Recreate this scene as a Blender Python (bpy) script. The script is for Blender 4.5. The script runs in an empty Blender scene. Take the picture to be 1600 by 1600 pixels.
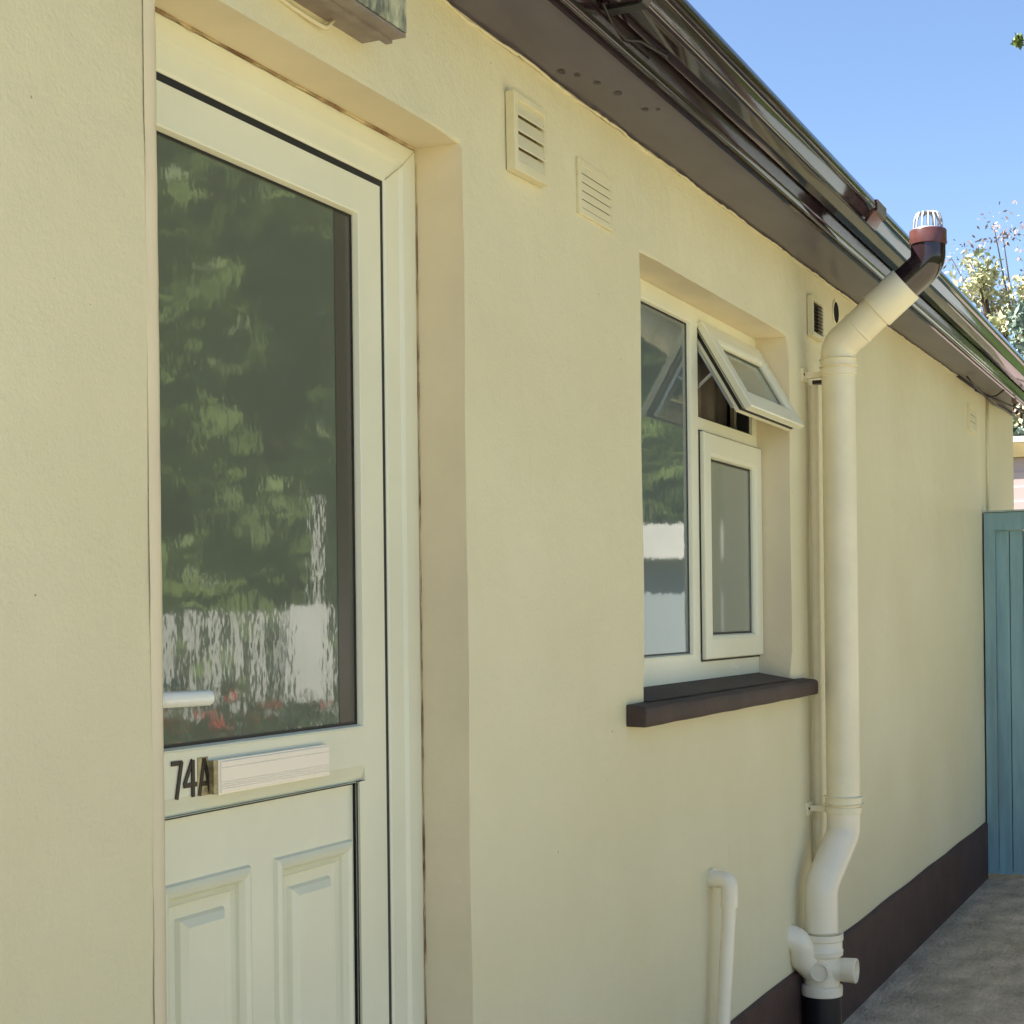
import bpy, bmesh, math, random
from mathutils import Vector, Matrix
R_ = math.radians
scene = bpy.context.scene
# ------------------------------------------------------------------ camera
TH = math.atan(1168/2500.0); ROLL = R_(0.66)
CAM = Vector((1.3797, 0.0, 1.5))
Fv = Vector((-math.sin(TH), math.cos(TH), 0)); Rv = Vector((math.cos(TH), math.sin(TH), 0)); Uv = Vector((0, 0, 1))
cr, sr = math.cos(ROLL), math.sin(ROLL)
right = Rv*cr - Uv*sr; up = Rv*sr + Uv*cr; back = -Fv
cd = bpy.data.cameras.new('camera'); cam = bpy.data.objects.new('camera', cd)
scene.collection.objects.link(cam)
cam.matrix_world = Matrix(((right.x, up.x, back.x, CAM.x), (right.y, up.y, back.y, CAM.y), (right.z, up.z, back.z, CAM.z), (0, 0, 0, 1)))
cd.sensor_width = 36; cd.lens = 36*2500/1600; cd.shift_y = 164/1600; cd.clip_end = 2000; cd.clip_start = 0.05
scene.camera = cam
# ------------------------------------------------------------------ sky, sun, exposure
SUN_EL = R_(54); SUN_DIR = Vector((-0.86, -0.51, 0)).normalized()      # horizontal direction TOWARDS the sun
w = bpy.data.worlds.new('World'); scene.world = w; w.use_nodes = True
nt = w.node_tree; nt.nodes.clear()
sky = nt.nodes.new('ShaderNodeTexSky'); sky.sky_type = 'NISHITA'; sky.sun_disc = False
sky.sun_elevation = SUN_EL; sky.sun_rotation = math.atan2(SUN_DIR.x, SUN_DIR.y)
sky.air_density = 0.85; sky.dust_density = 0.8; sky.ozone_density = 3.0
bg = nt.nodes.new('ShaderNodeBackground'); bg.inputs['Strength'].default_value = 0.070
wo = nt.nodes.new('ShaderNodeOutputWorld')
nt.links.new(sky.outputs[0], bg.inputs[0]); nt.links.new(bg.outputs[0], wo.inputs[0])
sl = bpy.data.lights.new('sun', 'SUN'); sl.energy = 5.0; sl.angle = R_(0.5); sl.color = (1, .93, .79)
sun = bpy.data.objects.new('sun', sl); scene.collection.objects.link(sun)
sd = Vector((SUN_DIR.x*math.cos(SUN_EL), SUN_DIR.y*math.cos(SUN_EL), math.sin(SUN_EL)))
sun.rotation_euler = sd.to_track_quat('Z', 'Y').to_euler(); sun.location = (-8, -6, 12)
vs = scene.view_settings; vs.view_transform = 'Standard'; vs.look = 'None'; vs.gamma = 1; vs.exposure = 1.84
scene.render.engine = 'CYCLES'
scene.cycles.use_denoising = True
scene.cycles.max_bounces = 8; scene.cycles.diffuse_bounces = 4; scene.cycles.glossy_bounces = 4
scene.cycles.transparent_max_bounces = 12
scene.cycles.sample_clamp_indirect = 6

# ------------------------------------------------------------------ materials
def mat(name, col, rough=0.6, spec=0.5, var=0.0, vscale=4.0, bump=0.0, bscale=60.0, metal=0.0, col2=None, dist=0.004, detail=6, coat=0.0, stretch=(1, 1, 1), ramp=(0.4, 0.62)):
    m = bpy.data.materials.new(name); m.use_nodes = True
    t = m.node_tree; p = t.nodes['Principled BSDF']
    p.inputs['Base Color'].default_value = (*col, 1); p.inputs['Roughness'].default_value = rough
    p.inputs['Specular IOR Level'].default_value = spec; p.inputs['Metallic'].default_value = metal
    if coat: p.inputs['Coat Weight'].default_value = coat; p.inputs['Coat Roughness'].default_value = 0.05
    tc = t.nodes.new('ShaderNodeTexCoord'); mp = t.nodes.new('ShaderNodeMapping'); mp.inputs['Scale'].default_value = stretch
    t.links.new(tc.outputs['Object'], mp.inputs[0])
    if var or col2:
        n = t.nodes.new('ShaderNodeTexNoise'); n.inputs['Scale'].default_value = vscale; n.inputs['Detail'].default_value = detail
        n.inputs['Roughness'].default_value = 0.6
        t.links.new(mp.outputs[0], n.inputs['Vector'])
        r = t.nodes.new('ShaderNodeValToRGB')
        c2 = col2 or tuple(c*(1-var) for c in col)
        r.color_ramp.elements[0].position = ramp[0]; r.color_ramp.elements[1].position = ramp[1]
        r.color_ramp.elements[0].color = (*c2, 1); r.color_ramp.elements[1].color = (*col, 1)
        t.links.new(n.outputs['Fac'], r.inputs[0]); t.links.new(r.outputs[0], p.inputs['Base Color'])
    if bump:
        n2 = t.nodes.new('ShaderNodeTexNoise'); n2.inputs['Scale'].default_value = bscale; n2.inputs['Detail'].default_value = 5
        t.links.new(mp.outputs[0], n2.inputs['Vector'])
        b = t.nodes.new('ShaderNodeBump'); b.inputs['Strength'].default_value = bump; b.inputs['Distance'].default_value = dist
        t.links.new(n2.outputs['Fac'], b.inputs['Height']); t.links.new(b.outputs[0], p.inputs['Normal'])
    return m

def render_wall_mat():
    # painted render: cream yellow paint, faint roller mottling, trowel waves, stray specks of grime
    m = mat('painted_render', WALL, 0.55, 0.35)
    t = m.node_tree; p = t.nodes['Principled BSDF']; tc = [n for n in t.nodes if n.type == 'TEX_COORD'][0]
    def noise(sc, det=4, rgh=.55, st=(1, 1, 1)):
        mp = t.nodes.new('ShaderNodeMapping'); mp.inputs['Scale'].default_value = st
        t.links.new(tc.outputs['Object'], mp.inputs[0])
        n = t.nodes.new('ShaderNodeTexNoise'); n.inputs['Scale'].default_value = sc; n.inputs['Detail'].default_value = det
        n.inputs['Roughness'].default_value = rgh; t.links.new(mp.outputs[0], n.inputs['Vector']); return n
    a = noise(1.3, 5); r = t.nodes.new('ShaderNodeValToRGB')
    r.color_ramp.elements[0].position = .35; r.color_ramp.elements[1].position = .68
    r.color_ramp.elements[0].color = (WALL[0]*.93, WALL[1]*.915, WALL[2]*.87, 1); r.color_ramp.elements[1].color = (*WALL, 1)
    t.links.new(a.outputs['Fac'], r.inputs[0])
    # streaky grime, sparse
    g = noise(5, 8, .7, (1, 1.6, .35)); rg = t.nodes.new('ShaderNodeValToRGB')
    rg.color_ramp.elements[0].position = .66; rg.color_ramp.elements[1].position = .84
    rg.color_ramp.elements[0].color = (0, 0, 0, 1); rg.color_ramp.elements[1].color = (.45, .45, .45, 1)
    t.links.new(g.outputs['Fac'], rg.inputs[0])
    mx = t.nodes.new('ShaderNodeMix'); mx.data_type = 'RGBA'
    t.links.new(rg.outputs[0], mx.inputs['Factor']); t.links.new(r.outputs[0], mx.inputs['A'])
    mx.inputs['B'].default_value = (.36, .27, .15, 1)
    # tiny dark specks
    s_ = noise(55, 2, .5); rs = t.nodes.new('ShaderNodeValToRGB')
    rs.color_ramp.elements[0].position = .775; rs.color_ramp.elements[1].position = .80
    rs.color_ramp.elements[0].color = (0, 0, 0, 1); rs.color_ramp.elements[1].color = (.7, .7, .7, 1)
    t.links.new(s_.outputs['Fac'], rs.inputs[0])
    mx2 = t.nodes.new('ShaderNodeMix'); mx2.data_type = 'RGBA'
    t.links.new(rs.outputs[0], mx2.inputs['Factor']); t.links.new(mx.outputs['Result'], mx2.inputs['A'])
    mx2.inputs['B'].default_value = (.2, .15, .08, 1)
    t.links.new(mx2.outputs['Result'], p.inputs['Base Color'])
    b1 = noise(9, 3); b2 = noise(120, 5, .65)
    bu1 = t.nodes.new('ShaderNodeBump'); bu1.inputs['Strength'].default_value = .35; bu1.inputs['Distance'].default_value = .016
    bu2 = t.nodes.new('ShaderNodeBump'); bu2.inputs['Strength'].default_value = .6; bu2.inputs['Distance'].default_value = .0032
    t.links.new(b1.outputs['Fac'], bu1.inputs['Height']); t.links.new(b2.outputs['Fac'], bu2.inputs['Height'])
    t.links.new(bu1.outputs[0], bu2.inputs['Normal']); t.links.new(bu2.outputs[0], p.inputs['Normal'])
    return m

def glass_mat(name, tint, ior, bs, st, stretch=(1, 1, 1), dist=.002, body=None, rg=.015):
    m = bpy.data.materials.new(name); m.use_nodes = True; t = m.node_tree; t.nodes.clear()
    o = t.nodes.new('ShaderNodeOutputMaterial'); mx = t.nodes.new('ShaderNodeMixShader')
    if body:
        tr = t.nodes.new('ShaderNodeBsdfDiffuse'); tr.inputs[0].default_value = (*body, 1)
    else:
        tr = t.nodes.new('ShaderNodeBsdfTransparent'); tr.inputs[0].default_value = (*tint, 1)
    gl = t.nodes.new('ShaderNodeBsdfGlossy'); gl.inputs['Roughness'].default_value = rg; gl.inputs[0].default_value = (.97, 1, .97, 1)
    fr = t.nodes.new('ShaderNodeFresnel'); fr.inputs[0].default_value = ior
    tc = t.nodes.new('ShaderNodeTexCoord'); mp = t.nodes.new('ShaderNodeMapping'); mp.inputs['Scale'].default_value = stretch
    n = t.nodes.new('ShaderNodeTexNoise'); n.inputs['Scale'].default_value = bs; n.inputs['Detail'].default_value = 2.5
    b = t.nodes.new('ShaderNodeBump'); b.inputs['Strength'].default_value = st; b.inputs['Distance'].default_value = dist
    L = t.links.new
    L(tc.outputs['Object'], mp.inputs[0]); L(mp.outputs[0], n.inputs['Vector']); L(n.outputs['Fac'], b.inputs['Height'])
    L(b.outputs[0], gl.inputs['Normal'])
    L(fr.outputs[0], mx.inputs[0]); L(tr.outputs[0], mx.inputs[1]); L(gl.outputs[0], mx.inputs[2]); L(mx.outputs[0], o.inputs[0])
    return m

WALL = (.79, .725, .485)
M = {}
M['wall'] = render_wall_mat()
M['pvc'] = mat('white_pvc', (.82, .80, .60), .32, .5, var=.06, vscale=3, bump=.08, bscale=30, dist=.001)
M['reveal_seal'] = mat('dirty_sealant', (.62, .50, .28), .7, .3, col2=(.20, .11, .05), vscale=9, bump=.6, bscale=90)
M['gasket'] = mat('black_gasket', (.012, .012, .014), .5)
M['cream_pipe'] = mat('cream_painted_plastic', (.90, .81, .56), .36, .5, var=.07, vscale=7, bump=.12, bscale=25, dist=.002)
M['white_pipe'] = mat('offwhite_plastic', (.93, .83, .62), .30, .5, var=.05, vscale=9, bump=.06, bscale=40, dist=.001)
M['brown_pvc'] = mat('brown_gloss_pvc', (.028, .016, .020), .07, .55, var=.3, vscale=6, bump=.09, bscale=5, dist=.004, coat=.15)
M['red_brown'] = mat('red_brown_pvc', (.12, .048, .045), .25, .5, var=.3, vscale=20)
M['soffit'] = mat('brown_soffit_board', (.098, .083, .112), .32, .3, var=.15, vscale=3, bump=.10, bscale=14, dist=.003)
M['mould'] = mat('dark_mould', (.05, .04, .045), .6)
M['sill'] = mat('brown_masonry_paint', (.075, .050, .042), .62, .3, var=.22, vscale=9, bump=.45, bscale=70, dist=.002)
M['plinth'] = mat('dark_plinth_paint', (.085, .046, .038), .6, .3, var=.25, vscale=6, bump=.5, bscale=60, dist=.003)
M['black'] = mat('black_plastic', (.012, .011, .012), .35)
M['dark'] = mat('dark_void', (.02, .018, .018), .9, .1)
M['cable'] = mat('black_cable_sheath', (.018, .012, .012), .5)
M['handle'] = mat('white_enamel', (.88, .88, .78), .3)
M['border'] = mat('painted_jamb_reflection', (.085, .078, .062), .25, .4)
M['reveal'] = mat('tan_paint_reveal_shade', (.78, .675, .46), .55, .35, var=.08, vscale=3, bump=.5, bscale=60, dist=.002)  # corner bead's own paint; on the reveals mostly shade put into the colour
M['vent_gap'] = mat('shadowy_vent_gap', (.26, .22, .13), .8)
M['ink'] = mat('black_vinyl', (.006, .006, .006), .35)
M['gold'] = mat('faded_gold_sticker', (.55, .47, .28), .4, metal=.5, var=.4, vscale=60)
M['concrete'] = mat('worn_concrete', (.76, .60, .40), .85, .2, col2=(.40, .31, .20), vscale=5, bump=1.0, bscale=34, dist=.012, detail=13, ramp=(.34, .70), stretch=(1.6, .8, 1))
M['paving'] = mat('sandy_bounce_paving', (.47, .42, .30), .85, .2, var=.25, vscale=1.5, bump=.5, bscale=20, dist=.01)
M['grass'] = mat('lawn', (.07, .12, .03), .9, .1, var=.5, vscale=3, bump=.8, bscale=40, dist=.03)
M['gate'] = mat('blue_grey_gate_paint', (.27, .43, .45), .5, .4, var=.25, vscale=4, bump=.3, bscale=30, dist=.002, stretch=(3, 3, .4))
M['gatecap'] = mat('pale_weathered_cap', (.45, .52, .46), .6, var=.3, vscale=10)
M['tile'] = mat('brown_roof_tile', (.10, .065, .05), .8, .2, var=.3, vscale=5)
M['bulb_base'] = mat('grey_brown_housing', (.30, .25, .21), .5, .4, var=.2, vscale=20)
M['curtain'] = mat('grey_brown_curtain', (.30, .27, .235), .8, .1, var=.2, vscale=8)
M['net'] = mat('frosted_blind', (.60, .60, .52), .8, .1, var=.08, vscale=3)
M['green_backing'] = mat('grey_green_backing', (.42, .46, .34), .8, .1, var=.25, vscale=5)
M['net_blue'] = mat('blue_grey_blind', (.46, .56, .68), .8, .1, var=.1, vscale=2)
M['room'] = mat('dim_room_plaster', (.16, .14, .12), .9, .1)
M['whitewood'] = mat('white_fence_paint', (.82, .82, .80), .5, .3, var=.1, vscale=6)
M['pink'] = mat('pale_pink_boards', (.62, .51, .52), .7, .2, var=.08, vscale=3)
M['timber'] = mat('olive_timber', (.30, .24, .12), .7, .2, var=.2, vscale=6)
M['bark'] = mat('bark', (.12, .085, .06), .9, .1, var=.4, vscale=12, bump=.6, bscale=20)
M['leaf_dark'] = mat('deep_green_leaf', (.045, .075, .028), .5, .3, var=.4, vscale=1.5)
M['leaf_mid'] = mat('mid_green_leaf', (.15, .21, .06), .5, .3, var=.4, vscale=1.5)
M['leaf_pale'] = mat('pale_yellow_green_leaf', (.62, .58, .38), .55, .3, col2=(.33, .36, .20), vscale=2.2)
M['leaf_blue'] = mat('blue_green_leaf', (.30, .37, .33), .5, .3, col2=(.16, .22, .18), vscale=2)
M['leaf_pink'] = mat('pinkish_seed_leaf', (.46, .33, .30), .6, .2, var=.3, vscale=3)
M['flower'] = mat('red_petal', (.55, .05, .05), .5)
M['slate'] = mat('grey_slate', (.09, .09, .10), .6)
M['bluewall'] = mat('blue_grey_wall', (.42, .48, .54), .8, .2)
M['cowl'] = mat('grey_wire', (.42, .42, .46), .4, metal=.4)
M['metal'] = mat('dull_steel', (.5, .5, .5), .35, metal=1)
M['glass_door'] = glass_mat('obscure_door_glass', None, 1.95, 30, .17, (1, 1, .6), .0009, body=(.140, .160, .118), rg=.035)
M['glass_left'] = glass_mat('rippled_window_glass', None, 1.85, 24, .22, (1, 1, .6), .0009, body=(.13, .155, .15), rg=.035)
M['glass_sash'] = glass_mat('frosted_window_glass', None, 1.38, 6, .2, (1, 1, 1), .001, body=(.25, .27, .215), rg=.08)
def alu_mat():
    m = mat('ribbed_aluminium', (.88, .85, .76), .30, metal=.35)
    return m
M['alu'] = alu_mat()
def ribbed_plastic():
    m = mat('prismatic_diffuser', (.62, .60, .36), .2, .6, col2=(.20, .20, .11), vscale=45, bump=.9, bscale=80, dist=.004, stretch=(1, 1, .35))
    return m
M['diffuser'] = ribbed_plastic()

# ------------------------------------------------------------------ helpers
COL = scene.collection
def tag(o, label=None, cat=None, group=None, kind=None):
    if label: o['label'] = label
    if cat: o['category'] = cat
    if group: o['group'] = group
    if kind: o['kind'] = kind
    return o
def thing(name, loc, label, cat, group=None):
    o = bpy.data.objects.new(name, None); o.location = loc; o.empty_display_size = .1; COL.objects.link(o)
    return tag(o, label, cat, group)
def wloc(o):
    v = Vector(o.location)
    while o.parent: o = o.parent; v += Vector(o.location)
    return v
def obj(name, bm, m, parent=None, smooth=False, bevel=0, recalc=True, origin=None):
    if bevel:
        es = [e for e in bm.edges if len(e.link_faces) == 2 and e.calc_face_angle(0) > .6]
        bmesh.ops.bevel(bm, geom=es, offset=bevel, segments=2, affect='EDGES', profile=.6, clamp_overlap=True)
    if recalc: bmesh.ops.recalc_face_normals(bm, faces=bm.faces)
    off = wloc(parent) if parent else (Vector(origin) if origin else None)
    if off is None:
        xs = [v.co for v in bm.verts]
        off = Vector(((min(v.x for v in xs)+max(v.x for v in xs))/2, (min(v.y for v in xs)+max(v.y for v in xs))/2, min(v.z for v in xs)))
    bmesh.ops.translate(bm, verts=bm.verts, vec=-off)
    me = bpy.data.meshes.new(name); bm.to_mesh(me); bm.free()
    for mm in (m if isinstance(m, list) else [m]): me.materials.append(mm)
    if smooth:
        for p in me.polygons: p.use_smooth = True
        if smooth != 'all': me.set_sharp_from_angle(angle=R_(38))
    o = bpy.data.objects.new(name, me); COL.objects.link(o)
    if parent: o.parent = parent
    else: o.location = off
    return o
def box(bm, x0, x1, y0, y1, z0, z1, mi=0):
    vs_ = [bm.verts.new((x, y, z)) for x in (x0, x1) for y in (y0, y1) for z in (z0, z1)]
    for f in ((0, 1, 3, 2), (4, 6, 7, 5), (0, 4, 5, 1), (2, 3, 7, 6), (0, 2, 6, 4), (1, 5, 7, 3)):
        fc = bm.faces.new([vs_[i] for i in f]); fc.material_index = mi
    return vs_
def quad(bm, pts, mi=0):
    f = bm.faces.new([bm.verts.new(p) for p in pts]); f.material_index = mi; return f
def obox(bm, c, u, v, n, hu, hv, hn):
    c, u, v, n = Vector(c), Vector(u), Vector(v), Vector(n)
    vs_ = [bm.verts.new(c+u*a*hu+v*b*hv+n*d*hn) for a in (-1, 1) for b in (-1, 1) for d in (-1, 1)]
    for f in ((0, 1, 3, 2), (4, 6, 7, 5), (0, 4, 5, 1), (2, 3, 7, 6), (0, 2, 6, 4), (1, 5, 7, 3)): bm.faces.new([vs_[i] for i in f])
def tube(bm, pts, rad, n=24, caps=True, mi=0):
    pts = [Vector(p) for p in pts]; rs = rad if isinstance(rad, (list, tuple)) else [rad]*len(pts)
    rings = []; nrm = None
    for i, p in enumerate(pts):
        if i == 0: d = pts[1]-p
        elif i == len(pts)-1: d = p-pts[i-1]
        else: d = (pts[i+1]-p).normalized()+(p-pts[i-1]).normalized()
        if d.length < 1e-9: d = prev
        d.normalize(); prev = d
        if nrm is None: nrm = d.orthogonal().normalized()
        nrm = (nrm-d*nrm.dot(d)).normalized(); b = d.cross(nrm)
        rings.append([bm.verts.new(p+(nrm*math.cos(2*math.pi*k/n)+b*math.sin(2*math.pi*k/n))*rs[i]) for k in range(n)])
    for a, b in zip(rings, rings[1:]):
        for k in range(n):
            f = bm.faces.new((a[k], a[(k+1) % n], b[(k+1) % n], b[k])); f.material_index = mi
    if caps:
        bm.faces.new(rings[0][::-1]).material_index = mi; bm.faces.new(rings[-1]).material_index = mi
def fillet(pts, rad, seg=10):
    pts = [Vector(p) for p in pts]; out = [pts[0]]
    for i in range(1, len(pts)-1):
        a = (pts[i-1]-pts[i]); b = (pts[i+1]-pts[i]); la, lb = a.length, b.length; a.normalize(); b.normalize()
        ang = a.angle(b); t = min(rad/math.tan(ang/2), la*.48, lb*.48)
        p0, p1 = pts[i]+a*t, pts[i]+b*t
        for k in range(seg+1):
            s_ = k/seg; out.append(p0*(1-s_)**2+pts[i]*2*s_*(1-s_)+p1*s_**2)
    out.append(pts[-1]); return out
def rings_yz(bm, y0, y1, z0, z1, prof, cap=False, mi=0):
    # prof: (inset, x) successive rectangles
    R = []
    for it in prof:
        i, x = it
        R.append([bm.verts.new(p) for p in ((x, y0+i, z0+i), (x, y1-i, z0+i), (x, y1-i, z1-i), (x, y0+i, z1-i))])
    for a, b in zip(R, R[1:]):
        for k in range(4):
            f = bm.faces.new((a[k], a[(k+1) % 4], b[(k+1) % 4], b[k])); f.material_index = mi
    if cap: bm.faces.new(R[-1]).material_index = mi
def sweep_y(bm, prof, ys, dz=lambda y: 0, closed=False, caps=False):
    R = [[bm.verts.new((x, y, z+dz(y))) for x, z in prof] for y in ys]; n = len(prof)
    for a, b in zip(R, R[1:]):
        for k in range(n if closed else n-1): bm.faces.new((a[k], a[(k+1) % n], b[(k+1) % n], b[k]))
    if caps: bm.faces.new(R[0]); bm.faces.new(R[-1][::-1])
NB = bmesh.new
rnd = random.Random(7)

# ------------------------------------------------------------------ ground
GZ = 0.035
b = NB(); quad(b, [(-400, -400, 0), (400, -400, 0), (400, 400, 0), (-400, 400, 0)])
tag(obj('ground', b, M['grass'], origin=(0, 0, 0)), kind='structure')
b = NB(); quad(b, [(0.0, -1.8, GZ), (2.2, -1.8, GZ), (2.2, 16, GZ), (0.0, 16, GZ)])
tag(obj('path', b, M['concrete'], origin=(0, 0, GZ)), kind='structure')
b = NB(); quad(b, [(1.75, -14, GZ+.004), (9.5, -14, GZ+.004), (9.5, 12.5, GZ+.004), (1.75, 12.5, GZ+.004)])  # unseen paving added to bounce warm sunlight onto wall and pipes
quad(b, [(-9, -14, GZ+.004), (1.75, -14, GZ+.004), (1.75, -1.6, GZ+.004), (-9, -1.6, GZ+.004)])
tag(obj('bounce_paving', b, M['paving'], origin=(2, 0, GZ)), kind='structure')

# ------------------------------------------------------------------ house
house = thing('house', (0, 4, 0), 'single storey house with cream yellow rendered wall, dark brown eaves and a glazed white door', 'house')
Y0, Y1 = -1.2, 10.36
DY0, DY1, DZ0, DZ1 = 1.804, 2.752, .26, 2.413
WY0, WY1, WZ0, WZ1 = 3.724, 5.103, 1.288, 2.402
def soff_z(y):
    if y < 6.05: return 2.664+(y-2.7)*.0039 if y > 0 else 2.653
    return 2.677+(y-6.05)*.0104
# main rendered wall, with its two openings and reveals
b = NB()
def seg(a, c, n): return [a+(c-a)*i/n for i in range(n)]
ys = seg(Y0, DY0, 4)+seg(DY0, DY1, 8)+seg(DY1, WY0, 6)+seg(WY0, WY1, 10)+seg(WY1, Y1, 20)+[Y1]
zs = seg(-.05, DZ0, 2)+seg(DZ0, WZ0, 10)+seg(WZ0, WZ1, 12)+[WZ1, DZ1, 2.80]
V = {}
def vv(i, j):
    if (i, j) not in V: V[(i, j)] = b.verts.new((0, ys[i], zs[j]))
    return V[(i, j)]
def inside(y, z): return (DY0 < y < DY1 and DZ0 < z < DZ1) or (WY0 < y < WY1 and WZ0 < z < WZ1)
for i in range(len(ys)-1):
    for j in range(len(zs)-1):
        if not inside((ys[i]+ys[i+1])/2, (zs[j]+zs[j+1])/2):
            b.faces.new((vv(i, j), vv(i+1, j), vv(i+1, j+1), vv(i, j+1)))
bd = [e for e in b.edges if len(e.link_faces) == 1 and all(Y0+.01 < v.co.y < Y1-.01 and -.04 < v.co.z < 2.79 for v in e.verts)]
ret = bmesh.ops.extrude_edge_only(b, edges=bd)
nv = [g for g in ret['geom'] if isinstance(g, bmesh.types.BMVert)]
for v in nv: v.co.x = -.20
bmesh.ops.bevel(b, geom=bd, offset=.009, segments=3, affect='EDGES', profile=.5)
# slight unevenness of hand-trowelled arrises
for v in b.verts:
    if -.02 < v.co.x <= 0.0001 and Y0+.1 < v.co.y < Y1-.1:
        v.co.x += .0012*math.sin(v.co.z*9+v.co.y*5)+rnd.uniform(-.0006, .0006)
# returns and back of the building
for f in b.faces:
    if f.calc_center_median().x < -.05: f.material_index = 1  # reveal faces take the tan tone, mostly shade put into colour
quad(b, [(0, Y1, -.05), (-8, Y1, -.05), (-8, Y1, 2.8), (0, Y1, 2.8)])
quad(b, [(0, Y0, -.05), (0, Y0, 2.8), (-8, Y0, 2.8), (-8, Y0, -.05)])
quad(b, [(-8, Y0, -.05), (-8, Y0, 2.8), (-8, Y1, 2.8), (-8, Y1, -.05)])
obj('wall', b, [M['wall'], M['reveal']], house, smooth=True, recalc=False)
b = NB(); R1 = []
for k in range(60):
    z = .27+k*(2.13/59); R1.append([b.verts.new((x_, y_+rnd.uniform(-.0007, .0007), z)) for x_, y_ in ((.0008, 1.779), (.0036, 1.781), (.0040, 1.797), (.0015, 1.8045), (-.004, 1.8065))])
for a, c in zip(R1, R1[1:]):
    for k in range(4): b.faces.new((a[k], a[k+1], c[k+1], c[k]))
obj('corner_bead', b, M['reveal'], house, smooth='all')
# inner room skin
b = NB(); box(b, -2.6, -.205, .9, 6.4, .1, 2.62)
for f in [f for f in b.faces if f.calc_center_median().x > -.21]: b.faces.remove(f)
obj('interior', b, M['room'], house)
# plinth
b = NB()
prof = [(0.002, -.04), (.016, -.04), (.016, .334), (.002, .342)]
yy = [2.9+(9.06-2.9)*i/30 for i in range(31)]
sweep_y(b, prof, yy, dz=lambda y: .0015*math.sin(y*7)+.001*math.sin(y*23) if y > 0 else 0, caps=True)
obj('plinth', b, M['plinth'], house)
# soffit (slightly glossy board), with diagonal far end
b = NB()
ysf = [Y0, -.6]+[i*.6 for i in range(0, 15)]
for a, c in zip(ysf, ysf[1:]+[9.0]):
    quad(b, [(0.0, a, soff_z(a)), (0.0, c, soff_z(c)), (.166, c, 2.680), (.166, a, 2.680)])
quad(b, [(0.0, 9.0, soff_z(9.0)), (0.0, Y1, soff_z(Y1)), (.166, 9.05, 2.680), (.166, 9.0, 2.680)])
bmesh.ops.remove_doubles(b, verts=b.verts, dist=.0005)
obj('soffit', b, M['soffit'], house)
for (sx_, sy_, sr_) in ((.035, 3.16, .010), (.055, 3.20, .008), (.072, 3.27, .009), (.085, 3.36, .011), (.10, 3.50, .009), (.125, 3.52, .006)):
    b = NB(); z_ = soff_z(sy_)+(2.68-soff_z(sy_))*sx_/.166-.0012
    ring = [b.verts.new((sx_+sr_*math.cos(a*.5236)*rnd.uniform(.6, 1.1), sy_+sr_*1.6*math.sin(a*.5236)*rnd.uniform(.6, 1.1), z_)) for a in range(12)]
    b.faces.new(ring); obj('mould_spot', b, M['mould'], house)
# thin wavy paint and sealant line where wall meets soffit
b = NB(); pts = []
y = .5
while y < 8.9:
    pts.append((.004+.0025*math.sin(y*13)+rnd.uniform(-.001, .001), y, soff_z(y)-.003-.003*abs(math.sin(y*6.1))-rnd.uniform(0, .003))); y += rnd.uniform(.015, .035)
tube(b, pts, [.0032+rnd.uniform(-.0012, .0012) for _ in pts], 6)
obj('sealant_bead', b, M['wall'], house, smooth='all')
# fascia and its two bottom beads
b = NB()
sweep_y(b, [(.166, 2.680), (.166, 2.672), (.170, 2.668), (.176, 2.671), (.178, 2.679), (.186, 2.681), (.190, 2.673), (.195, 2.669), (.200, 2.674), (.202, 2.684), (.202, 2.80)], [Y0, 0, 3, 6, 9.05, 9.6])
obj('fascia_board', b, M['brown_pvc'], house, smooth=True)
# roof
b = NB()
e0 = Vector((.245, 0, 2.80)); rdg = Vector((-4, 0, 4.75)); n = 16
for side in (1, -1):
    for k in range(n):
        a = e0.lerp(rdg, k/n); c = e0.lerp(rdg, (k+1)/n)
        if side < 0: a = Vector((-8-a.x, 0, a.z)); c = Vector((-8-c.x, 0, c.z))
        quad(b, [(a.x, Y0-.2, a.z+.03), (a.x, Y1+.05, a.z+.03), (c.x, Y1+.05, c.z), (c.x, Y0-.2, c.z)])
        quad(b, [(a.x, Y0-.2, a.z), (a.x, Y1+.05, a.z), (a.x, Y1+.05, a.z+.03), (a.x, Y0-.2, a.z+.03)])
for yy_ in (Y0, Y1):
    quad(b, [(0, yy_, 2.8), (-8, yy_, 2.8), (-4, yy_, 4.7)])
quad(b, [(.24, Y0, 2.792), (.24, Y1, 2.792), (-8.2, Y1, 2.792), (-8.2, Y0, 2.792)])
obj('roof', b, M['tile'], house)
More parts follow.
